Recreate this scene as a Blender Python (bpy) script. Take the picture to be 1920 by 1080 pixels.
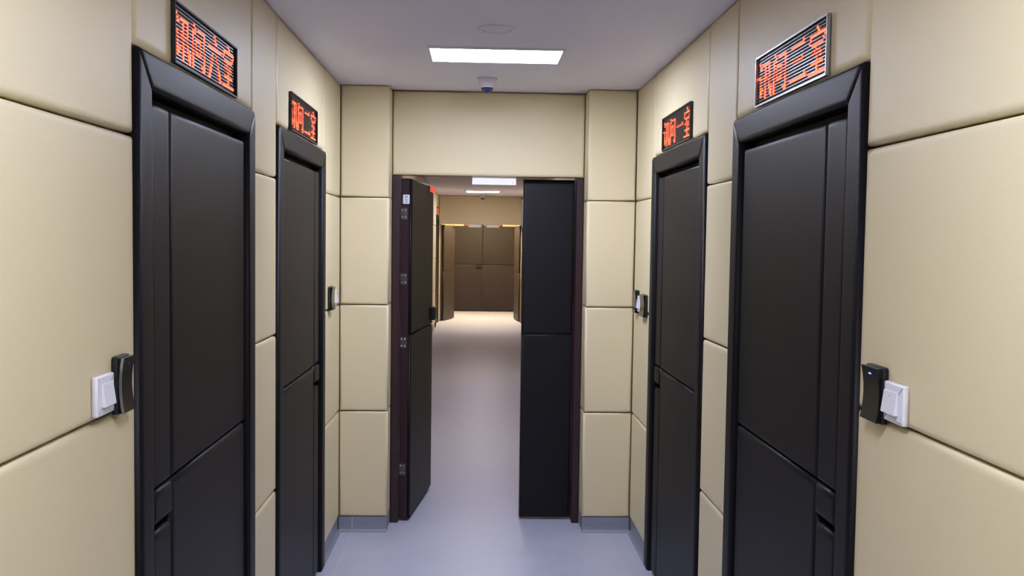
import bpy, bmesh, math, random
from mathutils import Matrix, Vector
random.seed(7)
S = bpy.context.scene
C = S.collection
for o in list(bpy.data.objects):
    bpy.data.objects.remove(o, do_unlink=True)

# ------------------------------------------------------------------ camera
CAM_H, YAW, PITCH, ROLL, FPX = 1.6365, 0.0368, -0.0516, 0.0138, 1800.0
fw = Vector((math.sin(YAW), math.cos(YAW), 0)); rt = Vector((math.cos(YAW), -math.sin(YAW), 0)); up = Vector((0, 0, 1))
f2 = fw * math.cos(PITCH) + up * math.sin(PITCH); u2 = up * math.cos(PITCH) - fw * math.sin(PITCH)
r3 = rt * math.cos(ROLL) + u2 * math.sin(ROLL); u3 = u2 * math.cos(ROLL) - rt * math.sin(ROLL)
cd = bpy.data.cameras.new('camera'); cam = bpy.data.objects.new('camera', cd); C.objects.link(cam)
cam.matrix_world = Matrix(((r3.x, u3.x, -f2.x, 0), (r3.y, u3.y, -f2.y, 0), (r3.z, u3.z, -f2.z, CAM_H), (0, 0, 0, 1)))
cd.sensor_width = 36; cd.lens = FPX / 1920 * 36; cd.clip_start = 0.05; cd.clip_end = 100
S.camera = cam

# ------------------------------------------------------------------ world, exposure
w = bpy.data.worlds.new('world'); S.world = w; w.use_nodes = True
w.node_tree.nodes['Background'].inputs[0].default_value = (0.01, 0.01, 0.012, 1)
w.node_tree.nodes['Background'].inputs[1].default_value = 1.0
S.view_settings.view_transform = 'Standard'; S.view_settings.look = 'None'
S.view_settings.exposure = 0.0; S.view_settings.gamma = 1.0; S.view_settings.use_curve_mapping = False

# lamp radiance (ceiling panels)
LAMP_NEAR, LAMP_BACK, LAMP_FAR, LAMP_VEST = 56.0, 43.0, 26.0, 125.0
COOL = (0.92, 0.99, 1.27); WARM = (1.0, 0.78, 0.46)

# ------------------------------------------------------------------ dimensions
XL, XR = -0.748, 0.869
PL, PR = -0.482, 0.601
YE, YD = 5.273, 5.424           # pillar face, lintel face
YF = 18.72                      # far doorway
YV = 21.40                      # closed double doors
ZC, Z1, Z2, Z3, ZB = 2.4565, 1.85, 1.2626, 0.6757, 0.0854
ZT = 2.043                      # door frame top
Y0 = -3.2                       # end of the corridor behind the camera
T = 0.06                        # pad thickness

# ------------------------------------------------------------------ materials
MAT = {}
def nodes(name):
    m = bpy.data.materials.new(name); m.use_nodes = True
    nt = m.node_tree; b = nt.nodes['Principled BSDF']; MAT[name] = m
    return m, nt, b
def N(nt, t, **kw):
    n = nt.nodes.new(t)
    for k, v in kw.items():
        if k in n.inputs: n.inputs[k].default_value = v
        else: setattr(n, k, v)
    return n
def plain(name, col, rough=0.5, metal=0.0, spec=0.5, emit=None, es=0):
    m, nt, b = nodes(name)
    b.inputs['Base Color'].default_value = (*col, 1); b.inputs['Roughness'].default_value = rough
    b.inputs['Metallic'].default_value = metal; b.inputs['Specular IOR Level'].default_value = spec
    if emit: b.inputs['Emission Color'].default_value = (*emit, 1); b.inputs['Emission Strength'].default_value = es
    return m
def leather(name, c1, c2, rough, scale, bump, spec=0.5, var=2.5):
    m, nt, b = nodes(name)
    tc = N(nt, 'ShaderNodeTexCoord'); geo = N(nt, 'ShaderNodeNewGeometry')
    n1 = N(nt, 'ShaderNodeTexNoise'); n1.inputs['Scale'].default_value = var; n1.inputs['Detail'].default_value = 4
    nt.links.new(geo.outputs['Position'], n1.inputs['Vector'])
    mx = N(nt, 'ShaderNodeMix', data_type='RGBA')
    mx.inputs[6].default_value = (*c1, 1); mx.inputs[7].default_value = (*c2, 1)
    nt.links.new(n1.outputs['Fac'], mx.inputs[0]); nt.links.new(mx.outputs[2], b.inputs['Base Color'])
    b.inputs['Roughness'].default_value = rough; b.inputs['Specular IOR Level'].default_value = spec
    vo = N(nt, 'ShaderNodeTexVoronoi'); vo.inputs['Scale'].default_value = scale
    nt.links.new(geo.outputs['Position'], vo.inputs['Vector'])
    bp = N(nt, 'ShaderNodeBump'); bp.inputs['Strength'].default_value = bump; bp.inputs['Distance'].default_value = 0.001
    nt.links.new(vo.outputs['Distance'], bp.inputs['Height']); nt.links.new(bp.outputs['Normal'], b.inputs['Normal'])
    return m
leather('beige_leather', (0.715, 0.615, 0.385), (0.755, 0.655, 0.415), 0.48, 420, 0.25, 0.4)
leather('dark_leather', (0.0070, 0.0062, 0.0080), (0.0098, 0.0085, 0.0108), 0.47, 420, 0.3, 0.22)
leather('brown_leather', (0.012, 0.0068, 0.0068), (0.016, 0.009, 0.009), 0.5, 420, 0.2, 0.4)
leather('maroon_wood', (0.022, 0.008, 0.011), (0.032, 0.012, 0.015), 0.38, 60, 0.05, 0.5, 14)
plain('beige_backing', (0.40, 0.33, 0.22), 0.8)
plain('dark_backing', (0.012, 0.010, 0.011), 0.7)
plain('sign_black', (0.018, 0.018, 0.022), 0.35)
plain('sign_louvre', (0.030, 0.030, 0.036), 0.22)
plain('bezel_dark', (0.02, 0.02, 0.022), 0.55, 0, 0.3)
plain('bezel_silver', (0.36, 0.36, 0.37), 0.4, 0.9)
plain('led_red', (0.3, 0.01, 0.01), 0.5, emit=(1.0, 0.075, 0.03), es=5.5)
plain('switch_white', (0.80, 0.79, 0.84), 0.35)
plain('reader_black', (0.006, 0.006, 0.008), 0.2, 0, 0.25)
plain('reader_body', (0.014, 0.015, 0.017), 0.45, 0, 0.3)
plain('reader_trim', (0.35, 0.35, 0.34), 0.3, 0.8)
plain('led_blue', (0.02, 0.03, 0.3), 0.4, emit=(0.08, 0.15, 1.0), es=5)
plain('steel', (0.55, 0.54, 0.53), 0.32, 1.0)
plain('chrome', (0.86, 0.86, 0.87), 0.06, 1.0)
plain('lock_aluminium', (0.93, 0.93, 0.95), 0.35, 0.0)
plain('camera_white', (0.66, 0.64, 0.70), 0.4)
plain('dome_glass', (0.03, 0.04, 0.10), 0.08)
plain('label_paper', (0.74, 0.76, 0.86), 0.6)
plain('label_ink', (0.01, 0.01, 0.015), 0.6)
plain('lamp_frame', (0.75, 0.75, 0.77), 0.4)
plain('seam', (0.55, 0.56, 0.62), 0.5)
plain('hinge_steel', (0.16, 0.14, 0.15), 0.4, 0.9)
def lamp_mat(name, col, st):
    m, nt, b = nodes(name)
    e = N(nt, 'ShaderNodeEmission'); e.inputs[0].default_value = (*col, 1); e.inputs[1].default_value = st
    nt.links.new(e.outputs[0], nt.nodes['Material Output'].inputs['Surface'])
lamp_mat('lamp_near', COOL, LAMP_NEAR); lamp_mat('lamp_back', COOL, LAMP_BACK)
lamp_mat('lamp_far', (1.0, 0.94, 1.03), LAMP_FAR); lamp_mat('lamp_vest', WARM, LAMP_VEST)
def mottled(name, c1, c2, rough, scale, rvar=0.08, bump=0.0, spec=0.5):
    m, nt, b = nodes(name)
    geo = N(nt, 'ShaderNodeNewGeometry')
    n1 = N(nt, 'ShaderNodeTexNoise'); n1.inputs['Scale'].default_value = scale; n1.inputs['Detail'].default_value = 6; n1.inputs['Roughness'].default_value = 0.65
    nt.links.new(geo.outputs['Position'], n1.inputs['Vector'])
    mx = N(nt, 'ShaderNodeMix', data_type='RGBA'); mx.inputs[6].default_value = (*c1, 1); mx.inputs[7].default_value = (*c2, 1)
    nt.links.new(n1.outputs['Fac'], mx.inputs[0]); nt.links.new(mx.outputs[2], b.inputs['Base Color'])
    mr = N(nt, 'ShaderNodeMapRange'); mr.inputs[3].default_value = rough - rvar; mr.inputs[4].default_value = rough + rvar
    nt.links.new(n1.outputs['Fac'], mr.inputs[0]); nt.links.new(mr.outputs[0], b.inputs['Roughness'])
    b.inputs['Specular IOR Level'].default_value = spec
    if bump:
        bp = N(nt, 'ShaderNodeBump'); bp.inputs['Strength'].default_value = bump; bp.inputs['Distance'].default_value = 0.002
        nt.links.new(n1.outputs['Fac'], bp.inputs['Height']); nt.links.new(bp.outputs['Normal'], b.inputs['Normal'])
    return m
mottled('floor_vinyl', (0.40, 0.405, 0.51), (0.50, 0.505, 0.62), 0.36, 7.0, 0.10, 0.05)
mottled('skirting_vinyl', (0.22, 0.235, 0.285), (0.27, 0.285, 0.34), 0.4, 9.0, 0.05)
mottled('ceiling_paint', (0.81, 0.79, 0.93), (0.85, 0.83, 0.96), 0.5, 3.0, 0.04, 0.0, 0.4)

# ------------------------------------------------------------------ mesh helpers
def frame_m(o, u, v, n):
    return Matrix(((u[0], v[0], n[0], o[0]), (u[1], v[1], n[1], o[1]), (u[2], v[2], n[2], o[2]), (0, 0, 0, 1)))
FL = lambda x, z=0: frame_m((x, 0, z), (0, 1, 0), (0, 0, 1), (1, 0, 0))        # left wall: u = +Y
FR = lambda x, z=0: frame_m((x, 0, z), (0, -1, 0), (0, 0, 1), (-1, 0, 0))      # right wall: u = -Y
FF = lambda y, z=0: frame_m((0, y, z), (1, 0, 0), (0, 0, 1), (0, -1, 0))       # facing the camera: u = +X
FB = lambda y, z=0: frame_m((0, y, z), (-1, 0, 0), (0, 0, 1), (0, 1, 0))
WM = {}
def link(name, me, mat, parent=None, M=None, smooth=True):
    o = bpy.data.objects.new(name, me); C.objects.link(o)
    if me is not None:
        if mat and not me.materials: me.materials.append(MAT[mat])
        if smooth:
            for p in me.polygons: p.use_smooth = True
    M = M or Matrix()
    WM[o.name] = M
    if parent:
        o.parent = parent; o.matrix_basis = WM[parent.name].inverted() @ M
    else:
        o.matrix_basis = M
    return o
def empty(name, loc=(0, 0, 0), parent=None):
    o = link(name, None, None, parent, Matrix.Translation(loc)); o.empty_display_size = 0.1
    return o
def tag(o, label, cat, group=None, kind=None):
    o['label'] = label; o['category'] = cat
    if group: o['group'] = group
    if kind: o['kind'] = kind
    return o
def mesh(name, v, f):
    me = bpy.data.meshes.new(name); me.from_pydata(v, [], f); me.update()
    return me
def inset(poly, d):
    n = len(poly); out = []
    for i in range(n):
        p0, p1, p2 = Vector(poly[i - 1]), Vector(poly[i]), Vector(poly[(i + 1) % n])
        e1 = (p1 - p0).normalized(); e2 = (p2 - p1).normalized()
        n1 = Vector((-e1.y, e1.x)); n2 = Vector((-e2.y, e2.x))
        b = n1 + n2; q = b / max(b.length_squared, 1e-9) * 2
        out.append(p1 + q * d)
    return out
CACHE = {}
def padded_mesh(poly, t, r, bulge=0.0, steps=4):
    key = (tuple((round(a, 4), round(b, 4)) for a, b in poly), t, r, bulge, steps)
    if key in CACHE: return CACHE[key]
    rings = [(0, 0)] + [(r * (1 - math.cos(a)), t - r + r * math.sin(a)) for a in [i * math.pi / 2 / steps for i in range(steps + 1)]]
    rings.append((r + min(0.004, r * 0.5), t + min(0.0002, r * 0.02)))
    if bulge: rings.append((r + 0.012, t + 0.0003))
    V = []; F = []; n = len(poly)
    for d, h in rings:
        V += [(p[0], p[1], h) for p in inset(poly, d)]
    for k in range(len(rings) - 1):
        for i in range(n):
            a = k * n + i; b = k * n + (i + 1) % n
            F.append((a, b, b + n, a + n))
    F.append(tuple(range((len(rings) - 1) * n, len(rings) * n)))
    F.append(tuple(reversed(range(n))))
    me = mesh('pad', V, F)
    CACHE[key] = me
    return me
def padded(name, poly, t, r, M, mat, parent, bulge=0.0, steps=4):
    """cushioned piece; poly is CCW in the uv plane; mesh is centred on the piece's own corner so equal sizes share data"""
    ox, oy = poly[0]
    loc = [(a - ox, b - oy) for a, b in poly]
    me = padded_mesh(loc, t, r, bulge, steps)
    if me.materials and me.materials[0] != MAT[mat]: me = me.copy(); me.materials.clear()
    o = link(name, me, mat, parent, M @ Matrix.Translation((ox, oy, 0)))
    return o
def rect(a0, a1, b0, b1): return [(a0, b0), (a1, b0), (a1, b1), (a0, b1)]
def box_data(x0, x1, y0, y1, z0, z1):
    v = [(x0, y0, z0), (x1, y0, z0), (x1, y1, z0), (x0, y1, z0), (x0, y0, z1), (x1, y0, z1), (x1, y1, z1), (x0, y1, z1)]
    f = [(0, 3, 2, 1), (4, 5, 6, 7), (0, 1, 5, 4), (1, 2, 6, 5), (2, 3, 7, 6), (3, 0, 4, 7)]
    return v, f
def boxes(name, bs, mat, parent=None, M=None):
    V = []; F = []
    for b in bs:
        v, f = box_data(*b); k = len(V)
        V += v; F += [tuple(i + k for i in q) for q in f]
    return link(name, mesh(name, V, F), mat, parent, M, smooth=False)
def bevel_box(name, b, r, mat, parent=None, M=None, seg=2):
    v, f = box_data(*b); me = mesh(name, v, f)
    bm = bmesh.new(); bm.from_mesh(me)
    bmesh.ops.bevel(bm, geom=bm.edges[:], offset=r, segments=seg, affect='EDGES', profile=0.5)
    bm.to_mesh(me); bm.free()
    return link(name, me, mat, parent, M, smooth=False)
def lathe(name, prof, mat, parent=None, M=None, n=32, cap=True):
    V = []; F = []; k = len(prof)
    for i in range(n):
        a = 2 * math.pi * i / n
        for r, z in prof: V.append((r * math.cos(a), r * math.sin(a), z))
    for i in range(n):
        j = (i + 1) % n
        for q in range(k - 1):
            F.append((i * k + q, j * k + q, j * k + q + 1, i * k + q + 1))
    me = mesh(name, V, F)
    bm = bmesh.new(); bm.from_mesh(me); bmesh.ops.remove_doubles(bm, verts=bm.verts[:], dist=1e-5)
    bmesh.ops.recalc_face_normals(bm, faces=bm.faces[:]); bm.to_mesh(me); bm.free()
    return link(name, me, mat, parent, M)
def extrude_profile(name, prof, a0, a1, M, mat, parent=None):
    """profile in (n, v) swept along u from a0 to a1"""
    n = len(prof); V = [(a, v, d) for a in (a0, a1) for d, v in prof]
    F = [(i, (i + 1) % n, (i + 1) % n + n, i + n) for i in range(n)] + [tuple(reversed(range(n))), tuple(range(n, 2 * n))]
    me = mesh(name, V, F)
    bm = bmesh.new(); bm.from_mesh(me); bmesh.ops.recalc_face_normals(bm, faces=bm.faces[:]); bm.to_mesh(me); bm.free()
    return link(name, me, mat, parent, M, smooth=False)

# ------------------------------------------------------------------ floor, ceiling
G = 0.0025                                  # half gap between pads
ROWS = [(ZB, Z3), (Z3, Z2), (Z2, Z1), (Z1, ZC)]
XO0, XO1 = -1.05, 1.20                      # outer extents
fl = boxes('floor', [(XO0, XO1, Y0, YV + 0.2, -0.08, 0.0)], 'floor_vinyl')
tag(fl, 'blue grey mottled vinyl floor running down the corridor', 'floor', kind='structure')
boxes('weld_seam', [(-0.6775, -0.6735, 1.0, YE - 0.001, -0.001, 0.0006)], 'seam', fl)
ce = boxes('ceiling', [(XO0, XO1, Y0, YV + 0.2, ZC, ZC + 0.08)], 'ceiling_paint')
tag(ce, 'flat lilac grey ceiling over the corridor', 'ceiling', kind='structure')

# ------------------------------------------------------------------ walls with padded panels
def side_wall(name, side, y0, y1, doors, label, cuts, skirting_name, skirting_label):
    x = XL if side == 'L' else XR
    sx = -1 if side == 'L' else 1
    wl = boxes(name, [(min(x + sx * T, x + sx * 0.22), max(x + sx * T, x + sx * 0.22), y0, y1, 0, ZC)], 'beige_backing')
    tag(wl, label, 'wall', kind='structure')
    M = (FL if side == 'L' else FR)(x + sx * T)
    def R(a, b, z0, z1):
        return rect(a + G, b - G, z0 + G, z1 - G) if side == 'L' else rect(-b + G, -a - G, z0 + G, z1 - G)
    segs = []; cur = y0
    for a, b in doors:
        segs.append((cur, a)); cur = b
    segs.append((cur, y1))
    for a, b in segs:
        if b - a < 0.03: continue
        pts = [a] + [c for c in cuts if a + 0.05 < c < b - 0.05] + [b]
        for p, q in zip(pts[:-1], pts[1:]):
            for z0, z1 in ROWS:
                padded('wall_panel', R(p, q, z0, z1), T, 0.013, M, 'beige_leather', wl, 0.0015)
    for a, b in doors:
        padded('wall_panel', R(a, b, ZT + 0.004, ZC), T, 0.016, M, 'beige_leather', wl, 0.0015)
    sk = empty(skirting_name, (x, y0, 0))
    tag(sk, skirting_label, 'skirting', kind='structure')
    prof = [(0, 0.0005), (T + 0.012, 0.0005), (T + 0.002, 0.004), (T - 0.006, 0.014), (T - 0.008, 0.03), (T - 0.008, ZB), (0, ZB)]
    for a, b in segs:
        if b - a < 0.03: continue
        if side == 'R': a, b = -b, -a
        extrude_profile('skirting_strip', prof, a, b, M, 'skirting_vinyl', sk)
    return wl
D1 = (2.130, 3.227); D2 = (3.612, 4.710)
E1 = (2.140, 3.238); E2 = (3.640, 4.740)
side_wall('wall_left', 'L', Y0, YE, [D1, D2], 'left corridor wall of beige padded leather panels', [-1.6, -0.35, 0.9], 'baseboard_left', 'blue grey coved skirting along the left wall')
side_wall('wall_right', 'R', Y0, YE, [E1, E2], 'right corridor wall of beige padded leather panels', [-1.6, -0.35, 0.9], 'baseboard_right', 'blue grey coved skirting along the right wall')
FD = [(9.56, 10.66), (13.5, 14.6), (17.45, 18.53)]
side_wall('wall_far_left', 'L', 5.63, YF, FD, 'left padded wall of the corridor beyond the open doorway', [7.0, 8.3, 12.1, 16.0], 'baseboard_far_left', 'skirting along the left wall beyond the open doorway')
side_wall('wall_far_right', 'R', 5.63, YF, FD, 'right padded wall of the corridor beyond the open doorway', [7.0, 8.3, 12.1, 16.0], 'baseboard_far_right', 'skirting along the right wall beyond the open doorway')

# wall behind the camera
bw = boxes('wall_back', [(XO0, XO1, Y0 - 0.15, Y0, 0, ZC)], 'beige_backing')
tag(bw, 'padded end wall behind the viewer', 'wall', kind='structure')
for a, b in ((XL, 0.06), (0.06, XR)):
    for z0, z1 in ROWS:
        padded('wall_panel', rect(-b + G, -a - G, z0 + G, z1 - G), 0.03, 0.012, FB(Y0), 'beige_leather', bw)

# doorway wall: two pillars and a set-back lintel
PT = 0.03
wf = boxes('wall_front', [(XO0, PL - PT, YE + PT, 5.62, 0, ZC), (PR + PT, XO1, YE + PT, 5.62, 0, ZC),
                          (PL - PT, PR + PT, YD + PT, 5.62, 2.03, ZC), (PL - PT, PL - 0.002, YD + 0.004, 5.62, 0, 2.03), (PR + 0.002, PR + PT, YD + 0.004, 5.62, 0, 2.03)], 'beige_backing')
tag(wf, 'padded beige wall around the open double doorway', 'wall', kind='structure')
for z0, z1 in ROWS:
    padded('wall_panel', rect(XL + 0.001, PL - 0.001, z0 + G, z1 - G), PT, 0.012, FF(YE + PT), 'beige_leather', wf, 0.0015)
    padded('wall_panel', rect(PR + 0.001, XR - 0.001, z0 + G, z1 - G), PT, 0.012, FF(YE + PT), 'beige_leather', wf, 0.0015)
    padded('reveal_panel', rect(YE + 0.017, YD + 0.02, z0 + G, z1 - G), PT, 0.012, FL(PL - PT), 'beige_leather', wf)
    padded('reveal_panel', rect(-YD - 0.02, -YE - 0.017, z0 + G, z1 - G), PT, 0.012, FR(PR + PT), 'beige_leather', wf)
padded('lintel_panel', rect(PL + 0.003, PR - 0.003, 1.984, ZC - 0.006), PT, 0.016, FF(YD + PT), 'beige_leather', wf, 0.002)
sk = empty('baseboard_front', (0, YE, 0)); tag(sk, 'blue grey skirting at the foot of the doorway pillars', 'skirting', kind='structure')
pr = [(0, 0.0005), (PT + 0.014, 0.0005), (PT + 0.004, 0.004), (PT - 0.004, 0.014), (PT - 0.006, 0.03), (PT - 0.006, ZB), (0, ZB)]
extrude_profile('skirting_strip', pr, XL, PL - 0.004, FF(YE + PT), 'skirting_vinyl', sk)
extrude_profile('skirting_strip', pr, PR + 0.004, XR, FF(YE + PT), 'skirting_vinyl', sk)
extrude_profile('skirting_strip', pr[:1] + [(PT - 0.003, 0.0005)] + pr[-2:], YE + 0.012, YD, FL(PL - PT), 'skirting_vinyl', sk)
extrude_profile('skirting_strip', pr[:1] + [(PT - 0.003, 0.0005)] + pr[-2:], -YD, -YE - 0.012, FR(PR + PT), 'skirting_vinyl', sk)
boxes('weld_seam', [(-0.677, -0.674, YE + 0.004, YE + 0.007, 0.003, ZB - 0.004)], 'seam', sk)

# far doorway wall
FX0, FX1 = -0.715, 0.855
wfar = boxes('wall_far', [(XO0, FX0, YF + PT, YF + 0.2, 0, ZC), (FX1, XO1, YF + PT, YF + 0.2, 0, ZC), (FX0, FX1, YF + PT, YF + 0.2, 1.93, ZC)], 'beige_backing')
tag(wfar, 'beige padded wall over the far doorway at the end of the corridor', 'wall', kind='structure')
padded('lintel_panel', rect(XL + 0.002, XR - 0.002, 1.9, ZC - 0.004), PT, 0.014, FF(YF + PT), 'beige_leather', wfar, 0.002)
for a, b in ((XL + 0.002, FX0 - 0.002), (FX1 + 0.002, XR - 0.002)):
    padded('jamb_panel', rect(a, b, 0.01, 1.897), PT, 0.006, FF(YF + PT), 'beige_leather', wfar)
# vestibule behind it
wv = boxes('wall_vestibule', [(XO0 - 0.1, XO0, YF + 0.2, YV + 0.2, 0, ZC), (XO1, XO1 + 0.1, YF + 0.2, YV + 0.2, 0, ZC), (XO0, XO1, YV + 0.03, YV + 0.2, 0, ZC)], 'beige_backing')
tag(wv, 'beige walls of the bright lobby behind the far doorway', 'wall', kind='structure')
padded('lintel_panel', rect(XO0, XO1, 1.893, ZC - 0.004), PT, 0.014, FF(YV + 0.03), 'beige_leather', wv)
padded('wall_panel', rect(XO0, -0.63, 0.01, 1.89), PT, 0.014, FF(YV + 0.03), 'beige_leather', wv)
padded('wall_panel', rect(0.87, XO1, 0.01, 1.89), PT, 0.014, FF(YV + 0.03), 'beige_leather', wv)

# ------------------------------------------------------------------ padded room doors
DW, DH = None, None
def room_door(name, side, a, b, latch, label):
    x = XL if side == 'L' else XR
    sx = -1 if side == 'L' else 1
    M0 = (FL if side == 'L' else FR)(x + sx * T)
    M = M0 @ Matrix.Translation((a if side == 'L' else -b, 0, 0))
    W = b - a - 0.006
    M = M @ Matrix.Translation((0.003, 0, 0))
    d = empty(name, (x, (a + b) / 2, 0)); tag(d, label, 'door', kind='structure')
    fwid, H, ft = 0.082, ZT, T + 0.013
    g = 0.0012
    padded('frame_jamb', [(0, 0.002), (fwid, 0.002), (fwid, H - fwid - g), (0, H - g)], ft, 0.011, M, 'dark_leather', d)
    padded('frame_jamb', [(W - fwid, 0.002), (W, 0.002), (W, H - g), (W - fwid, H - fwid - g)], ft, 0.011, M, 'dark_leather', d)
    padded('frame_head', [(fwid + g, H - fwid), (W - fwid - g, H - fwid), (W - g, H), (g, H)], ft, 0.011, M, 'dark_leather', d)
    leaf = boxes('door_leaf', [(fwid - 0.004, W - fwid + 0.004, 0.008, H - fwid + 0.004, 0.0, 0.016)], 'dark_backing', d, M)
    lo = (side == 'L') == (latch == 'near')
    s0, s1 = 0.112, W - 0.096            # panel field
    if not lo: s0, s1 = 0.096, W - 0.112
    ztop, zj = H - fwid - 0.024, 1.030
    sw = 0.135
    pt = T - 0.002
    if lo: st = (s0, s0 + sw); wd = (s0 + sw + 0.005, s1)
    else: st = (s1 - sw, s1); wd = (s0, s1 - sw - 0.005)
    P = lambda n, r, z0, z1, t=pt, rr=0.013: padded(n, rect(r[0], r[1], z0, z1), t, rr, M, 'dark_leather', leaf, 0.001)
    P('upper_panel', wd, zj + 0.003, ztop); P('lower_panel', wd, 0.014, zj - 0.003)
    P('upper_strip', st, zj + 0.003, ztop); P('lower_strip', st, 0.014, 0.926)
    P('grip_block', st, 0.948, zj - 0.003, pt + 0.004)
    boxes('grip_recess', [(st[0] + 0.01, st[1] - 0.01, 0.926, 0.948, 0.016, 0.022)], 'dark_backing', leaf, M)
    return d
room_door('door_1', 'L', *D1, 'near', 'near left dark padded door under the sign reading 讯问六室')
room_door('door_2', 'L', *D2, 'far', 'further left dark padded door under the sign reading 讯问二室')
room_door('door_3', 'R', *E1, 'near', 'near right dark padded door under the sign reading 讯问三室')
room_door('door_4', 'R', *E2, 'far', 'further right dark padded door under the sign reading 讯问一室')
k = 7
for i, (a, b) in enumerate(FD):
    pos = ['nearest', 'middle', 'farthest'][i]
    for s in 'LR':
        room_door('door_%d' % k, s, a, b, 'near', '%s dark padded door in the %s wall beyond the open doorway' % (pos, 'left' if s == 'L' else 'right')); k += 1

# ------------------------------------------------------------------ LED signs
GL = {
'xun': """................
..#.............
...#..#######...
...##...#...#...
........#...#...
........#...#...
####....#...#...
...#..#####.#...
...#....#...#...
...#....#...#...
...#....#...#...
...#.#..#...#.#.
...##...#....##.
...#....#....##.
........#.....#.
................""",
'wen': """................
..#.............
...#..#######...
.#.#........#...
.#..........#...
.#..#####...#...
.#..#...#...#...
.#..#...#...#...
.#..#...#...#...
.#..#...#...#...
.#..#####...#...
.#..........#...
.#..........#...
.#........#.#...
.#.........##...
................""",
'shi': """.......#........
........#.......
..############..
..#..........#..
.#..........#...
...#########....
......#.........
.....#...#......
...########.....
.......#..#.....
.......#........
...#########....
.......#........
.......#........
.#############..
................""",
'liu': """.......#........
........#.......
........##......
................
.##############.
................
.....#...#......
.....#....#.....
....##....#.....
....#......#....
...##......#....
...#........#...
..##........##..
..#..........#..
.##..........##.
................""",
'yi': """................
................
................
................
................
................
.............#..
.##############.
................
................
................
................
................
................
................
................""",
'er': """................
................
...........#....
..###########...
................
................
................
................
................
................
................
................
.............#..
.##############.
................
................""",
'san': """................
............#...
..###########...
................
................
................
...........#....
...#########....
................
................
................
................
.............#..
.##############.
................
................""",
}
GLY = {}
def glyph_mesh(key, p):
    if (key, p) in GLY: return GLY[(key, p)]
    V = []; F = []; s = p * 0.36
    for r, row in enumerate(GL[key].split('\n')):
        for c, ch in enumerate(row):
            if ch != '#': continue
            x = (c + 0.5) * p; y = -(r + 0.5) * p; k = len(V)
            V += [(x - s, y - s, 0), (x + s, y - s, 0), (x + s, y + s, 0), (x - s, y + s, 0),
                  (x - s * .6, y - s * .6, .003), (x + s * .6, y - s * .6, .003), (x + s * .6, y + s * .6, .003), (x - s * .6, y + s * .6, .003)]
            F += [(k + 4, k + 5, k + 6, k + 7)] + [(k + i, k + (i + 1) % 4, k + 4 + (i + 1) % 4, k + 4 + i) for i in range(4)]
    me = mesh('glyph', V, F); GLY[(key, p)] = me
    return me
def led_sign(M, wid, hei, keys, bezel, label, origin, group=None, th=0.0105):
    """M: u along the text, v up, n out of the wall; (0,0) is the lower left corner of the sign"""
    d = empty('led_sign', origin); tag(d, label, 'sign', group)
    bevel_box('housing', (0, wid, 0, hei, 0.0, th - 0.008), 0.0008, 'sign_black', d, M)
    bz = 0.005
    boxes('bezel', [(0, wid, 0, bz, th - 0.010, th), (0, wid, hei - bz, hei, th - 0.010, th), (0, bz, bz, hei - bz, th - 0.010, th), (wid - bz, wid, bz, hei - bz, th - 0.010, th)], bezel, d, M)
    n = 16; p = (hei - 2 * bz) / n; V = []; F = []
    for i in range(n + 1):
        y = bz + i * p; k = len(V); e = 0.0006
        y0, y1 = max(bz, y - e), min(hei - bz, y + e)
        V += [(bz, y0, th - 0.008), (wid - bz, y0, th - 0.008), (wid - bz, y1, th - 0.008), (bz, y1, th - 0.008),
              (bz, y0, th - 0.003), (wid - bz, y0, th - 0.003), (wid - bz, y1, th - 0.0045), (bz, y1, th - 0.0045)]
        F += [tuple(k + j for j in q) for q in box_data(0, 1, 0, 1, 0, 1)[1]]
    face = link('display_face', mesh('display_face', V, F), 'sign_louvre', d, M, smooth=False)
    cw = (wid - 2 * bz) / len(keys)
    for i, key in enumerate(keys):
        sx = cw / (16 * p)
        gl = link('glyph', glyph_mesh(key, p), 'led_red', face, M @ Matrix.Translation((bz + i * cw, hei - bz - 0.05 * hei, th - 0.0079)) @ Matrix.Diagonal((sx, 0.92, 1, 1)), smooth=False)
        gl['kind'] = 'stuff'
    return d
SZ0, SH = 2.051, 0.152
def wall_sign(side, ya, yb, keys, bezel, label, group=None):
    if side == 'L':
        M = FL(XL + 0.0025, SZ0) @ Matrix.Translation((ya, 0, 0))
    else:
        M = FR(XR - 0.0025, SZ0) @ Matrix.Translation((-yb, 0, 0))
    return led_sign(M, yb - ya, SH, keys, bezel, label, (XL if side == 'L' else XR, (ya + yb) / 2, SZ0), group)
wall_sign('L', 2.378, 2.980, ['xun', 'wen', 'liu', 'shi'], 'bezel_dark', 'red LED sign reading 讯问六室 above the near left door', 'room number signs')
wall_sign('L', 3.840, 4.455, ['xun', 'wen', 'er', 'shi'], 'sign_black', 'red LED sign reading 讯问二室 above the further left door', 'room number signs')
wall_sign('R', 2.370, 2.980, ['xun', 'wen', 'san', 'shi'], 'bezel_silver', 'silver rimmed red LED sign reading 讯问三室 above the near right door', 'room number signs')
wall_sign('R', 3.898, 4.490, ['xun', 'wen', 'yi', 'shi'], 'sign_black', 'red LED sign reading 讯问一室 above the further right door', 'room number signs')
for i, (a, b) in enumerate(FD):
    pos = ['nearest', 'middle', 'farthest'][i]
    for s in 'LR':
        m = (a + b) / 2
        wall_sign(s, m - 0.3, m + 0.3, ['xun', 'wen', 'shi'], 'sign_black', 'small red LED sign over the %s door in the %s wall beyond the doorway' % (pos, 'left' if s == 'L' else 'right'), 'signs beyond the doorway')
led_sign(FF(YV - 0.001, 1.894) @ Matrix.Translation((-0.30, 0, 0)), 0.86, 0.16, ['shi', 'xun', 'wen', 'shi', 'wen'], 'sign_black', 'distant red LED sign above the closed double doors', (0.13, YV, 1.894))

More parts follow.
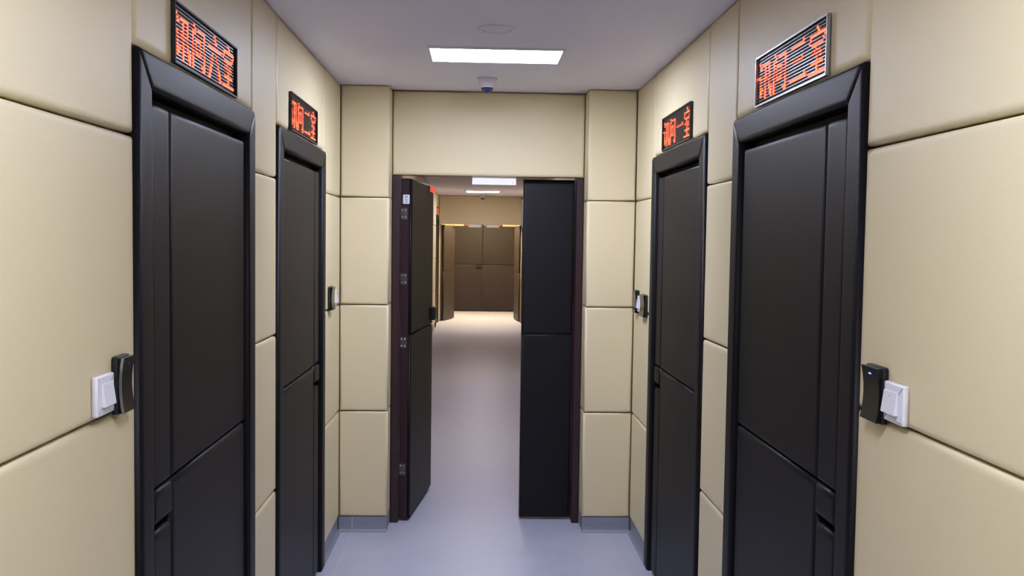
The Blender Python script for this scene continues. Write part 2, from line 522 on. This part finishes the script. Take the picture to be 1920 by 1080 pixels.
# ------------------------------------------------------------------ open double doorway (door_5)
d5 = empty('door_5', (0.06, 5.5, 0)); tag(d5, 'dark double door in the middle with its wide left leaf swung open', 'door', kind='structure')
bevel_box('frame_jamb', (PL + 0.001, -0.436, YD + 0.021, 5.60, 0.0, 2.028), 0.004, 'maroon_wood', d5)
bevel_box('frame_jamb', (0.560, PR - 0.001, YD + 0.021, 5.60, 0.0, 2.028), 0.004, 'maroon_wood', d5)
bevel_box('frame_head', (-0.436, 0.560, YD + 0.032, 5.60, 1.990, 2.028), 0.003, 'maroon_wood', d5)
# swung leaf
A = Vector((-0.374, 5.478, 0)); Bp = Vector((-0.286, 6.216, 0))
du = (Bp - A).normalized(); LW = (Bp - A).length
dn = Vector((du.y, -du.x, 0))                       # visible face normal (towards +X)
ML = frame_m((A.x, A.y, 0), tuple(du), (0, 0, 1), tuple(dn))
leaf = boxes('main_leaf', [(0, LW, 0.015, 1.968, -0.060, -0.014)], 'maroon_wood', d5, ML)
LJ = 1.078
padded('upper_panel', rect(0.004, LW, LJ + 0.002, 1.966), 0.016, 0.010, ML @ Matrix.Translation((0, 0, -0.014)), 'dark_leather', leaf)
padded('lower_panel', rect(0.004, LW, 0.017, LJ - 0.002), 0.016, 0.010, ML @ Matrix.Translation((0, 0, -0.014)), 'dark_leather', leaf)
bevel_box('pull_handle', (LW - 0.085, LW + 0.004, 1.108, 1.192, 0.002, 0.032), 0.006, 'reader_body', leaf, ML)
bevel_box('armature_plate', (LW - 0.20, LW - 0.012, 1.918, 1.956, 0.002, 0.014), 0.002, 'chrome', leaf, ML)
ME = frame_m((A.x, A.y, 0), tuple(dn), (0, 0, 1), tuple(-du))      # leaf edge facing the camera, u = towards +X
for z in (1.768, 1.397, 1.033, 0.301):
    h = boxes('hinge', [(-0.062, -0.024, z - 0.033, z + 0.033, 0.0, 0.003)], 'hinge_steel', leaf, ME)
    lathe('hinge_pin', [(0, -0.035), (0.006, -0.035), (0.006, 0.035), (0, 0.035)], 'hinge_steel', h, ME @ Matrix.Translation((-0.0655, z, 0.006)) @ Matrix.Rotation(math.pi / 2, 4, 'X'), n=12)
    for px, pz in ((-0.052, -0.02), (-0.034, -0.02), (-0.052, 0.02), (-0.034, 0.02)):
        lathe('screw', [(0, 0.0012), (0.003, 0.0010), (0.0042, 0.0)], 'steel', h, ME @ Matrix.Translation((px, z + pz, 0.003)), n=10)
lab = padded('number_label', [(-0.047, 1.824), (-0.015, 1.824), (-0.012, 1.828), (-0.012, 1.872), (-0.015, 1.876), (-0.047, 1.876), (-0.050, 1.872), (-0.050, 1.828)], 0.0012, 0.0008, ME, 'label_paper', leaf, 0, 2)
lab['label'] = 'white sticker with turned black lettering'
def text_mesh(txt, size):
    c = bpy.data.curves.new('lettering', 'FONT'); c.body = txt; c.size = size; c.align_x = 'CENTER'; c.align_y = 'CENTER'; c.extrude = 0.0002
    o = bpy.data.objects.new('lettering_curve', c); C.objects.link(o)
    dg = bpy.context.evaluated_depsgraph_get(); me = bpy.data.meshes.new_from_object(o.evaluated_get(dg))
    bpy.data.objects.remove(o, do_unlink=True); bpy.data.curves.remove(c)
    me.materials.clear()
    return me
link('lettering', text_mesh('B-03', 0.021), 'label_ink', lab, ME @ Matrix.Translation((-0.031, 1.850, 0.0014)) @ Matrix.Rotation(-math.pi / 2, 4, 'Z'), smooth=False)
# fixed narrow leaf
lf = boxes('side_leaf', [(0.262, 0.556, 5.532, 5.585, 0.012, 1.976)], 'maroon_wood', d5)
padded('upper_panel', rect(0.264, 0.554, 1.089, 1.972), 0.018, 0.010, FF(5.532), 'dark_leather', lf)
padded('lower_panel', rect(0.264, 0.554, 0.014, 1.084), 0.018, 0.010, FF(5.532), 'dark_leather', lf)
bevel_box('flush_bolt', (0.2575, 0.2618, 5.545, 5.565, 1.70, 1.86), 0.001, 'steel', lf)

# magnetic locks
def maglock(x0, x1, y0, z0, z1, label, origin, group):
    d = empty('magnetic_lock', origin); tag(d, label, 'door lock', group)
    bevel_box('lock_body', (x0, x1, y0, y0 + 0.026, z0, z1), 0.0015, 'lock_aluminium', d)
    bevel_box('mounting_plate', (x0 + 0.004, x1 - 0.004, y0 + 0.001, y0 + 0.040, z1 - 0.0005, z1 + 0.005), 0.001, 'steel', d)
    lathe('indicator_light', [(0, 0.0015), (0.002, 0.001), (0.003, 0)], 'led_red', d, FF(y0) @ Matrix.Translation((x1 - 0.02, z0 + 0.012, 0)), n=10)
    return d
maglock(-0.033, 0.216, 5.4565, 1.9375, 1.984, 'white magnetic lock bar hanging under the lintel of the open doorway', (0.09, 5.5, 1.94), 'magnetic locks')
maglock(-0.174, 0.074, 18.756, 1.842, 1.908, 'left of two small white lock bars over the far doorway', (-0.05, 18.8, 1.845), 'magnetic locks')
maglock(0.173, 0.423, 18.756, 1.842, 1.908, 'right of two small white lock bars over the far doorway', (0.3, 18.8, 1.845), 'magnetic locks')

# ------------------------------------------------------------------ far doorway (door_6) and closed doors (door_13)
d6 = empty('door_6', (0.07, YF, 0)); tag(d6, 'brown double door of the far doorway with both leaves swung open', 'door', kind='structure')
bevel_box('frame_jamb', (FX0, FX0 + 0.012, YF + 0.035, YF + 0.19, 0, 1.93), 0.002, 'maroon_wood', d6)
bevel_box('frame_jamb', (FX1 - 0.012, FX1, YF + 0.035, YF + 0.19, 0, 1.93), 0.002, 'maroon_wood', d6)
bevel_box('frame_head', (FX0 + 0.012, FX1 - 0.012, YF + 0.034, YF + 0.19, 1.914, 1.93), 0.002, 'maroon_wood', d6)
def far_leaf(hx, hy, ex, ey, flip, name):
    a = Vector((hx, hy, 0)); b = Vector((ex, ey, 0)); u = (b - a).normalized(); L = (b - a).length
    n = Vector((u.y, -u.x, 0)) if not flip else Vector((-u.y, u.x, 0))
    if flip: M = frame_m((b.x, b.y, 0), tuple(-u), (0, 0, 1), tuple(n))
    else: M = frame_m((a.x, a.y, 0), tuple(u), (0, 0, 1), tuple(n))
    lf = boxes(name, [(0, L, 0.012, 1.885, -0.05, -0.014)], 'maroon_wood', d6, M)
    padded('upper_panel', rect(0.003, L - 0.003, 0.965, 1.883), 0.016, 0.010, M @ Matrix.Translation((0, 0, -0.014)), 'brown_leather', lf)
    padded('lower_panel', rect(0.003, L - 0.003, 0.014, 0.960), 0.016, 0.010, M @ Matrix.Translation((0, 0, -0.014)), 'brown_leather', lf)
    c0 = L - 0.19 if not flip else 0.02
    bevel_box('armature_plate', (c0, c0 + 0.17, 1.838, 1.872, 0.002, 0.012), 0.0015, 'chrome', lf, M)
    return lf
far_leaf(-0.650, 18.80, -0.455, 19.50, False, 'left_leaf')
far_leaf(0.825, 18.80, 0.755, 19.50, True, 'right_leaf')
d13 = empty('door_13', (0.125, YV, 0)); tag(d13, 'closed brown double door at the very end of the corridor', 'door', kind='structure')
CX = 0.122
for x0, x1, nm in ((-0.62, CX - 0.002, 'left_leaf'), (CX + 0.002, 0.862, 'right_leaf')):
    lf = boxes(nm, [(x0, x1, YV - 0.012, YV + 0.029, 0.008, 1.890)], 'dark_backing', d13)
    padded('upper_panel', rect(x0 + 0.002, x1 - 0.002, 1.045, 1.888), 0.02, 0.011, FF(YV - 0.012), 'brown_leather', lf)
    padded('lower_panel', rect(x0 + 0.002, x1 - 0.002, 0.010, 1.040), 0.02, 0.011, FF(YV - 0.012), 'brown_leather', lf)
    if nm == 'left_leaf':
        bevel_box('pull_handle', (-0.02, 0.108, YV - 0.062, YV - 0.031, 0.965, 1.035), 0.006, 'dark_leather', lf)

# ------------------------------------------------------------------ ceiling lamps
def ceiling_lamp(x, y, mat, label, wx=0.575, wy=0.30, group='ceiling lamp panels'):
    d = empty('ceiling_lamp', (x, y, ZC)); tag(d, label, 'ceiling lamp', group)
    e = 0.012; z0, z1 = ZC - 0.010, ZC - 0.0005
    X0, X1, Y_0, Y_1 = x - wx / 2, x + wx / 2, y - wy / 2, y + wy / 2
    boxes('lamp_frame', [(X0 - e, X1 + e, Y_0 - e, Y_0, z0, z1), (X0 - e, X1 + e, Y_1, Y_1 + e, z0, z1), (X0 - e, X0, Y_0, Y_1, z0, z1), (X1, X1 + e, Y_0, Y_1, z0, z1)], 'lamp_frame', d)
    boxes('diffuser', [(X0, X1, Y_0, Y_1, ZC - 0.006, ZC - 0.002)], mat, d)
    return d
ceiling_lamp(0.073, 4.335, 'lamp_near', 'bright white ceiling panel in front of the dome camera')
ceiling_lamp(0.073, 1.05, 'lamp_back', 'ceiling panel overhead, just above the viewer')
ceiling_lamp(0.073, -1.9, 'lamp_back', 'ceiling panel behind the viewer')
ceiling_lamp(0.09, 7.55, 'lamp_far', 'first ceiling panel beyond the open doorway')
ceiling_lamp(0.09, 10.6, 'lamp_far', 'second ceiling panel beyond the open doorway')
ceiling_lamp(0.09, 17.0, 'lamp_far', 'small bright ceiling panel seen through the doorway before the far wall', wy=0.5)
ceiling_lamp(0.09, 19.50, 'lamp_vest', 'warm ceiling panel in the lobby behind the far doorway', wx=0.9, wy=0.5)

# dome cameras
def dome_camera(x, y, s, label):
    d = empty('dome_camera', (x, y, ZC)); tag(d, label, 'camera', 'ceiling dome cameras')
    M = Matrix.Translation((x, y, ZC - 0.0005)) @ Matrix.Rotation(math.pi, 4, 'X') @ Matrix.Diagonal((s, s, s, 1))
    lathe('base', [(0, 0), (0.056, 0), (0.056, 0.006), (0.052, 0.012), (0.046, 0.030), (0.042, 0.040), (0.034, 0.044), (0, 0.044)], 'camera_white', d, M)
    prof = [(0.034, 0.036)] + [(0.034 * math.cos(t), 0.050 + 0.034 * math.sin(t)) for t in [i * math.pi / 2 / 10 for i in range(11)]]
    lathe('dome', prof, 'dome_glass', d, M)
    lathe('trim_ring', [(0.033, 0.040), (0.039, 0.040), (0.039, 0.050), (0.0345, 0.053)], 'camera_white', d, M)
    return d
dome_camera(0.042, 4.985, 0.92, 'white dome camera with dark blue lens under the ceiling before the lintel')
dome_camera(0.093, 18.40, 1.05, 'tiny dome camera on the ceiling before the far wall')
# ceiling speaker
sp = empty('ceiling_speaker', (0.066, 3.815, ZC)); tag(sp, 'flush round ceiling speaker just in front of the bright lamp panel', 'speaker')
Ms = Matrix.Translation((0.066, 3.815, ZC - 0.0005)) @ Matrix.Rotation(math.pi, 4, 'X')
lathe('rim', [(0.056, 0.0), (0.075, 0.0), (0.074, 0.003), (0.066, 0.006), (0.058, 0.004), (0.056, 0.0)], 'ceiling_paint', sp, Ms, n=48)
lathe('grille', [(0, 0.003), (0.052, 0.0028), (0.0555, 0.0015), (0.0555, 0.0)], 'ceiling_paint', sp, Ms, n=48)

# ------------------------------------------------------------------ card readers and switches
def rrect(a0, a1, b0, b1, r, n=3):
    pts = []
    for cx, cy, s in ((a1 - r, b0 + r, -90), (a1 - r, b1 - r, 0), (a0 + r, b1 - r, 90), (a0 + r, b0 + r, 180)):
        for i in range(n + 1):
            t = math.radians(s + 90 * i / n); pts.append((cx + r * math.cos(t), cy + r * math.sin(t)))
    return pts
def wall_frame(side):
    return FL(XL + 0.0022) if side == 'L' else FR(XR - 0.0022)
def card_reader(side, y0, y1, z0, z1, label, led=False, trim=False, th=0.021):
    M = wall_frame(side)
    a0, a1 = (y0, y1) if side == 'L' else (-y1, -y0)
    d = empty('card_reader', (XL if side == 'L' else XR, (y0 + y1) / 2, z0)); tag(d, label, 'card reader', 'card readers beside the doors')
    padded('housing', rrect(a0, a1, z0, z1, 0.006), th - 0.010, 0.002, M, 'reader_body', d, 0, 2)
    # bowed glossy face
    V = []; F = []; n = 10; m = 0.003
    for i in range(n + 1):
        t = i / n; v = z0 + m + (z1 - z0 - 2 * m) * t
        h = th - 0.004 + 0.006 * (2 * t - 1) ** 2
        inw = 0.0015 * math.sin(math.pi * t)
        V += [(a0 + m + inw, v, th - 0.0101), (a0 + m + inw, v, h), (a1 - m - inw, v, h), (a1 - m - inw, v, th - 0.0101)]
    for i in range(n):
        k = 4 * i
        F += [(k, k + 1, k + 5, k + 4), (k + 1, k + 2, k + 6, k + 5), (k + 2, k + 3, k + 7, k + 6)]
    F += [(0, 3, 2, 1), (4 * n, 4 * n + 1, 4 * n + 2, 4 * n + 3)]
    me = mesh('face', V, F); bm = bmesh.new(); bm.from_mesh(me); bmesh.ops.recalc_face_normals(bm, faces=bm.faces[:]); bm.to_mesh(me); bm.free()
    link('face', me, 'reader_black', d, M, smooth=False)
    if trim:
        V = []; F = []
        for i in range(n + 1):
            t = i / n; v = z0 + m + (z1 - z0 - 2 * m) * t; h = th - 0.004 + 0.006 * (2 * t - 1) ** 2; inw = 0.0015 * math.sin(math.pi * t)
            V += [(a0 + m + inw - 0.0006, v, h - 0.004), (a0 + m + inw - 0.0006, v, h + 0.0008), (a0 + m + inw + 0.0022, v, h + 0.0008), (a0 + m + inw + 0.0022, v, h - 0.004)]
        for i in range(n):
            k = 4 * i
            F += [(k + j, k + (j + 1) % 4, k + 4 + (j + 1) % 4, k + 4 + j) for j in range(4)]
        me = mesh('trim_strip', V, F); bm = bmesh.new(); bm.from_mesh(me); bmesh.ops.recalc_face_normals(bm, faces=bm.faces[:]); bm.to_mesh(me); bm.free()
        link('trim_strip', me, 'reader_trim', d, M, smooth=False)
    c = (a0 + a1) / 2
    bevel_box('indicator_light', (c - 0.005, c + 0.005, z1 - 0.0185, z1 - 0.0155, th - 0.0015, th + 0.0008), 0.0004, 'led_blue' if led else 'reader_body', d, M)
    return d
def wall_switch(side, y0, y1, z0, z1, label):
    M = wall_frame(side)
    a0, a1 = (y0, y1) if side == 'L' else (-y1, -y0)
    d = empty('wall_switch', (XL if side == 'L' else XR, (y0 + y1) / 2, z0)); tag(d, label, 'switch', 'exit switches beside the doors')
    padded('plate', rrect(a0, a1, z0, z1, 0.004), 0.012, 0.004, M, 'switch_white', d, 0, 3)
    W, H = a1 - a0, z1 - z0
    b0, b1 = a0 + W * 0.22, a1 - W * 0.14
    if side == 'R': b0, b1 = a0 + W * 0.06, a1 - W * 0.24
    c0, c1 = z0 + H * 0.22, z0 + H * 0.80
    V = [(b0, c0, 0.0115), (b1, c0, 0.0115), (b1, c1, 0.0115), (b0, c1, 0.0115), (b0, c0, 0.021), (b1, c0, 0.021), (b1, c1, 0.0145), (b0, c1, 0.0145)]
    me = mesh('rocker', V, box_data(0, 1, 0, 1, 0, 1)[1])
    bm = bmesh.new(); bm.from_mesh(me); bmesh.ops.bevel(bm, geom=bm.edges[:], offset=0.0012, segments=2, affect='EDGES'); bm.to_mesh(me); bm.free()
    link('rocker', me, 'switch_white', d, M, smooth=False)
    bevel_box('rocker_mark', ((b0 + b1) / 2 - 0.004, (b0 + b1) / 2 + 0.004, c1 - 0.0105, c1 - 0.0090, 0.0145, 0.0160), 0.0003, 'reader_trim', d, M)
    return d
card_reader('L', 1.985, 2.058, 1.262, 1.382, 'black card reader with silver edge beside the near left door', trim=True)
wall_switch('L', 1.881, 1.968, 1.275, 1.355, 'white rocker switch beside the near left door')
card_reader('R', 1.975, 2.066, 1.254, 1.375, 'black card reader with a blue light beside the near right door', led=True)
wall_switch('R', 1.876, 1.968, 1.269, 1.351, 'white rocker switch beside the near right door')
card_reader('L', 4.845, 4.950, 1.260, 1.380, 'thin dark card reader between the further left door and the corner')
wall_switch('L', 4.985, 5.070, 1.272, 1.355, 'sliver of white switch next to the left corner')
card_reader('R', 4.830, 4.955, 1.243, 1.358, 'dark card reader right beside the further right door')
wall_switch('R', 4.985, 5.070, 1.258, 1.342, 'small white switch between two dark readers near the right corner')
card_reader('R', 5.085, 5.175, 1.245, 1.368, 'dark card reader closest to the right corner')
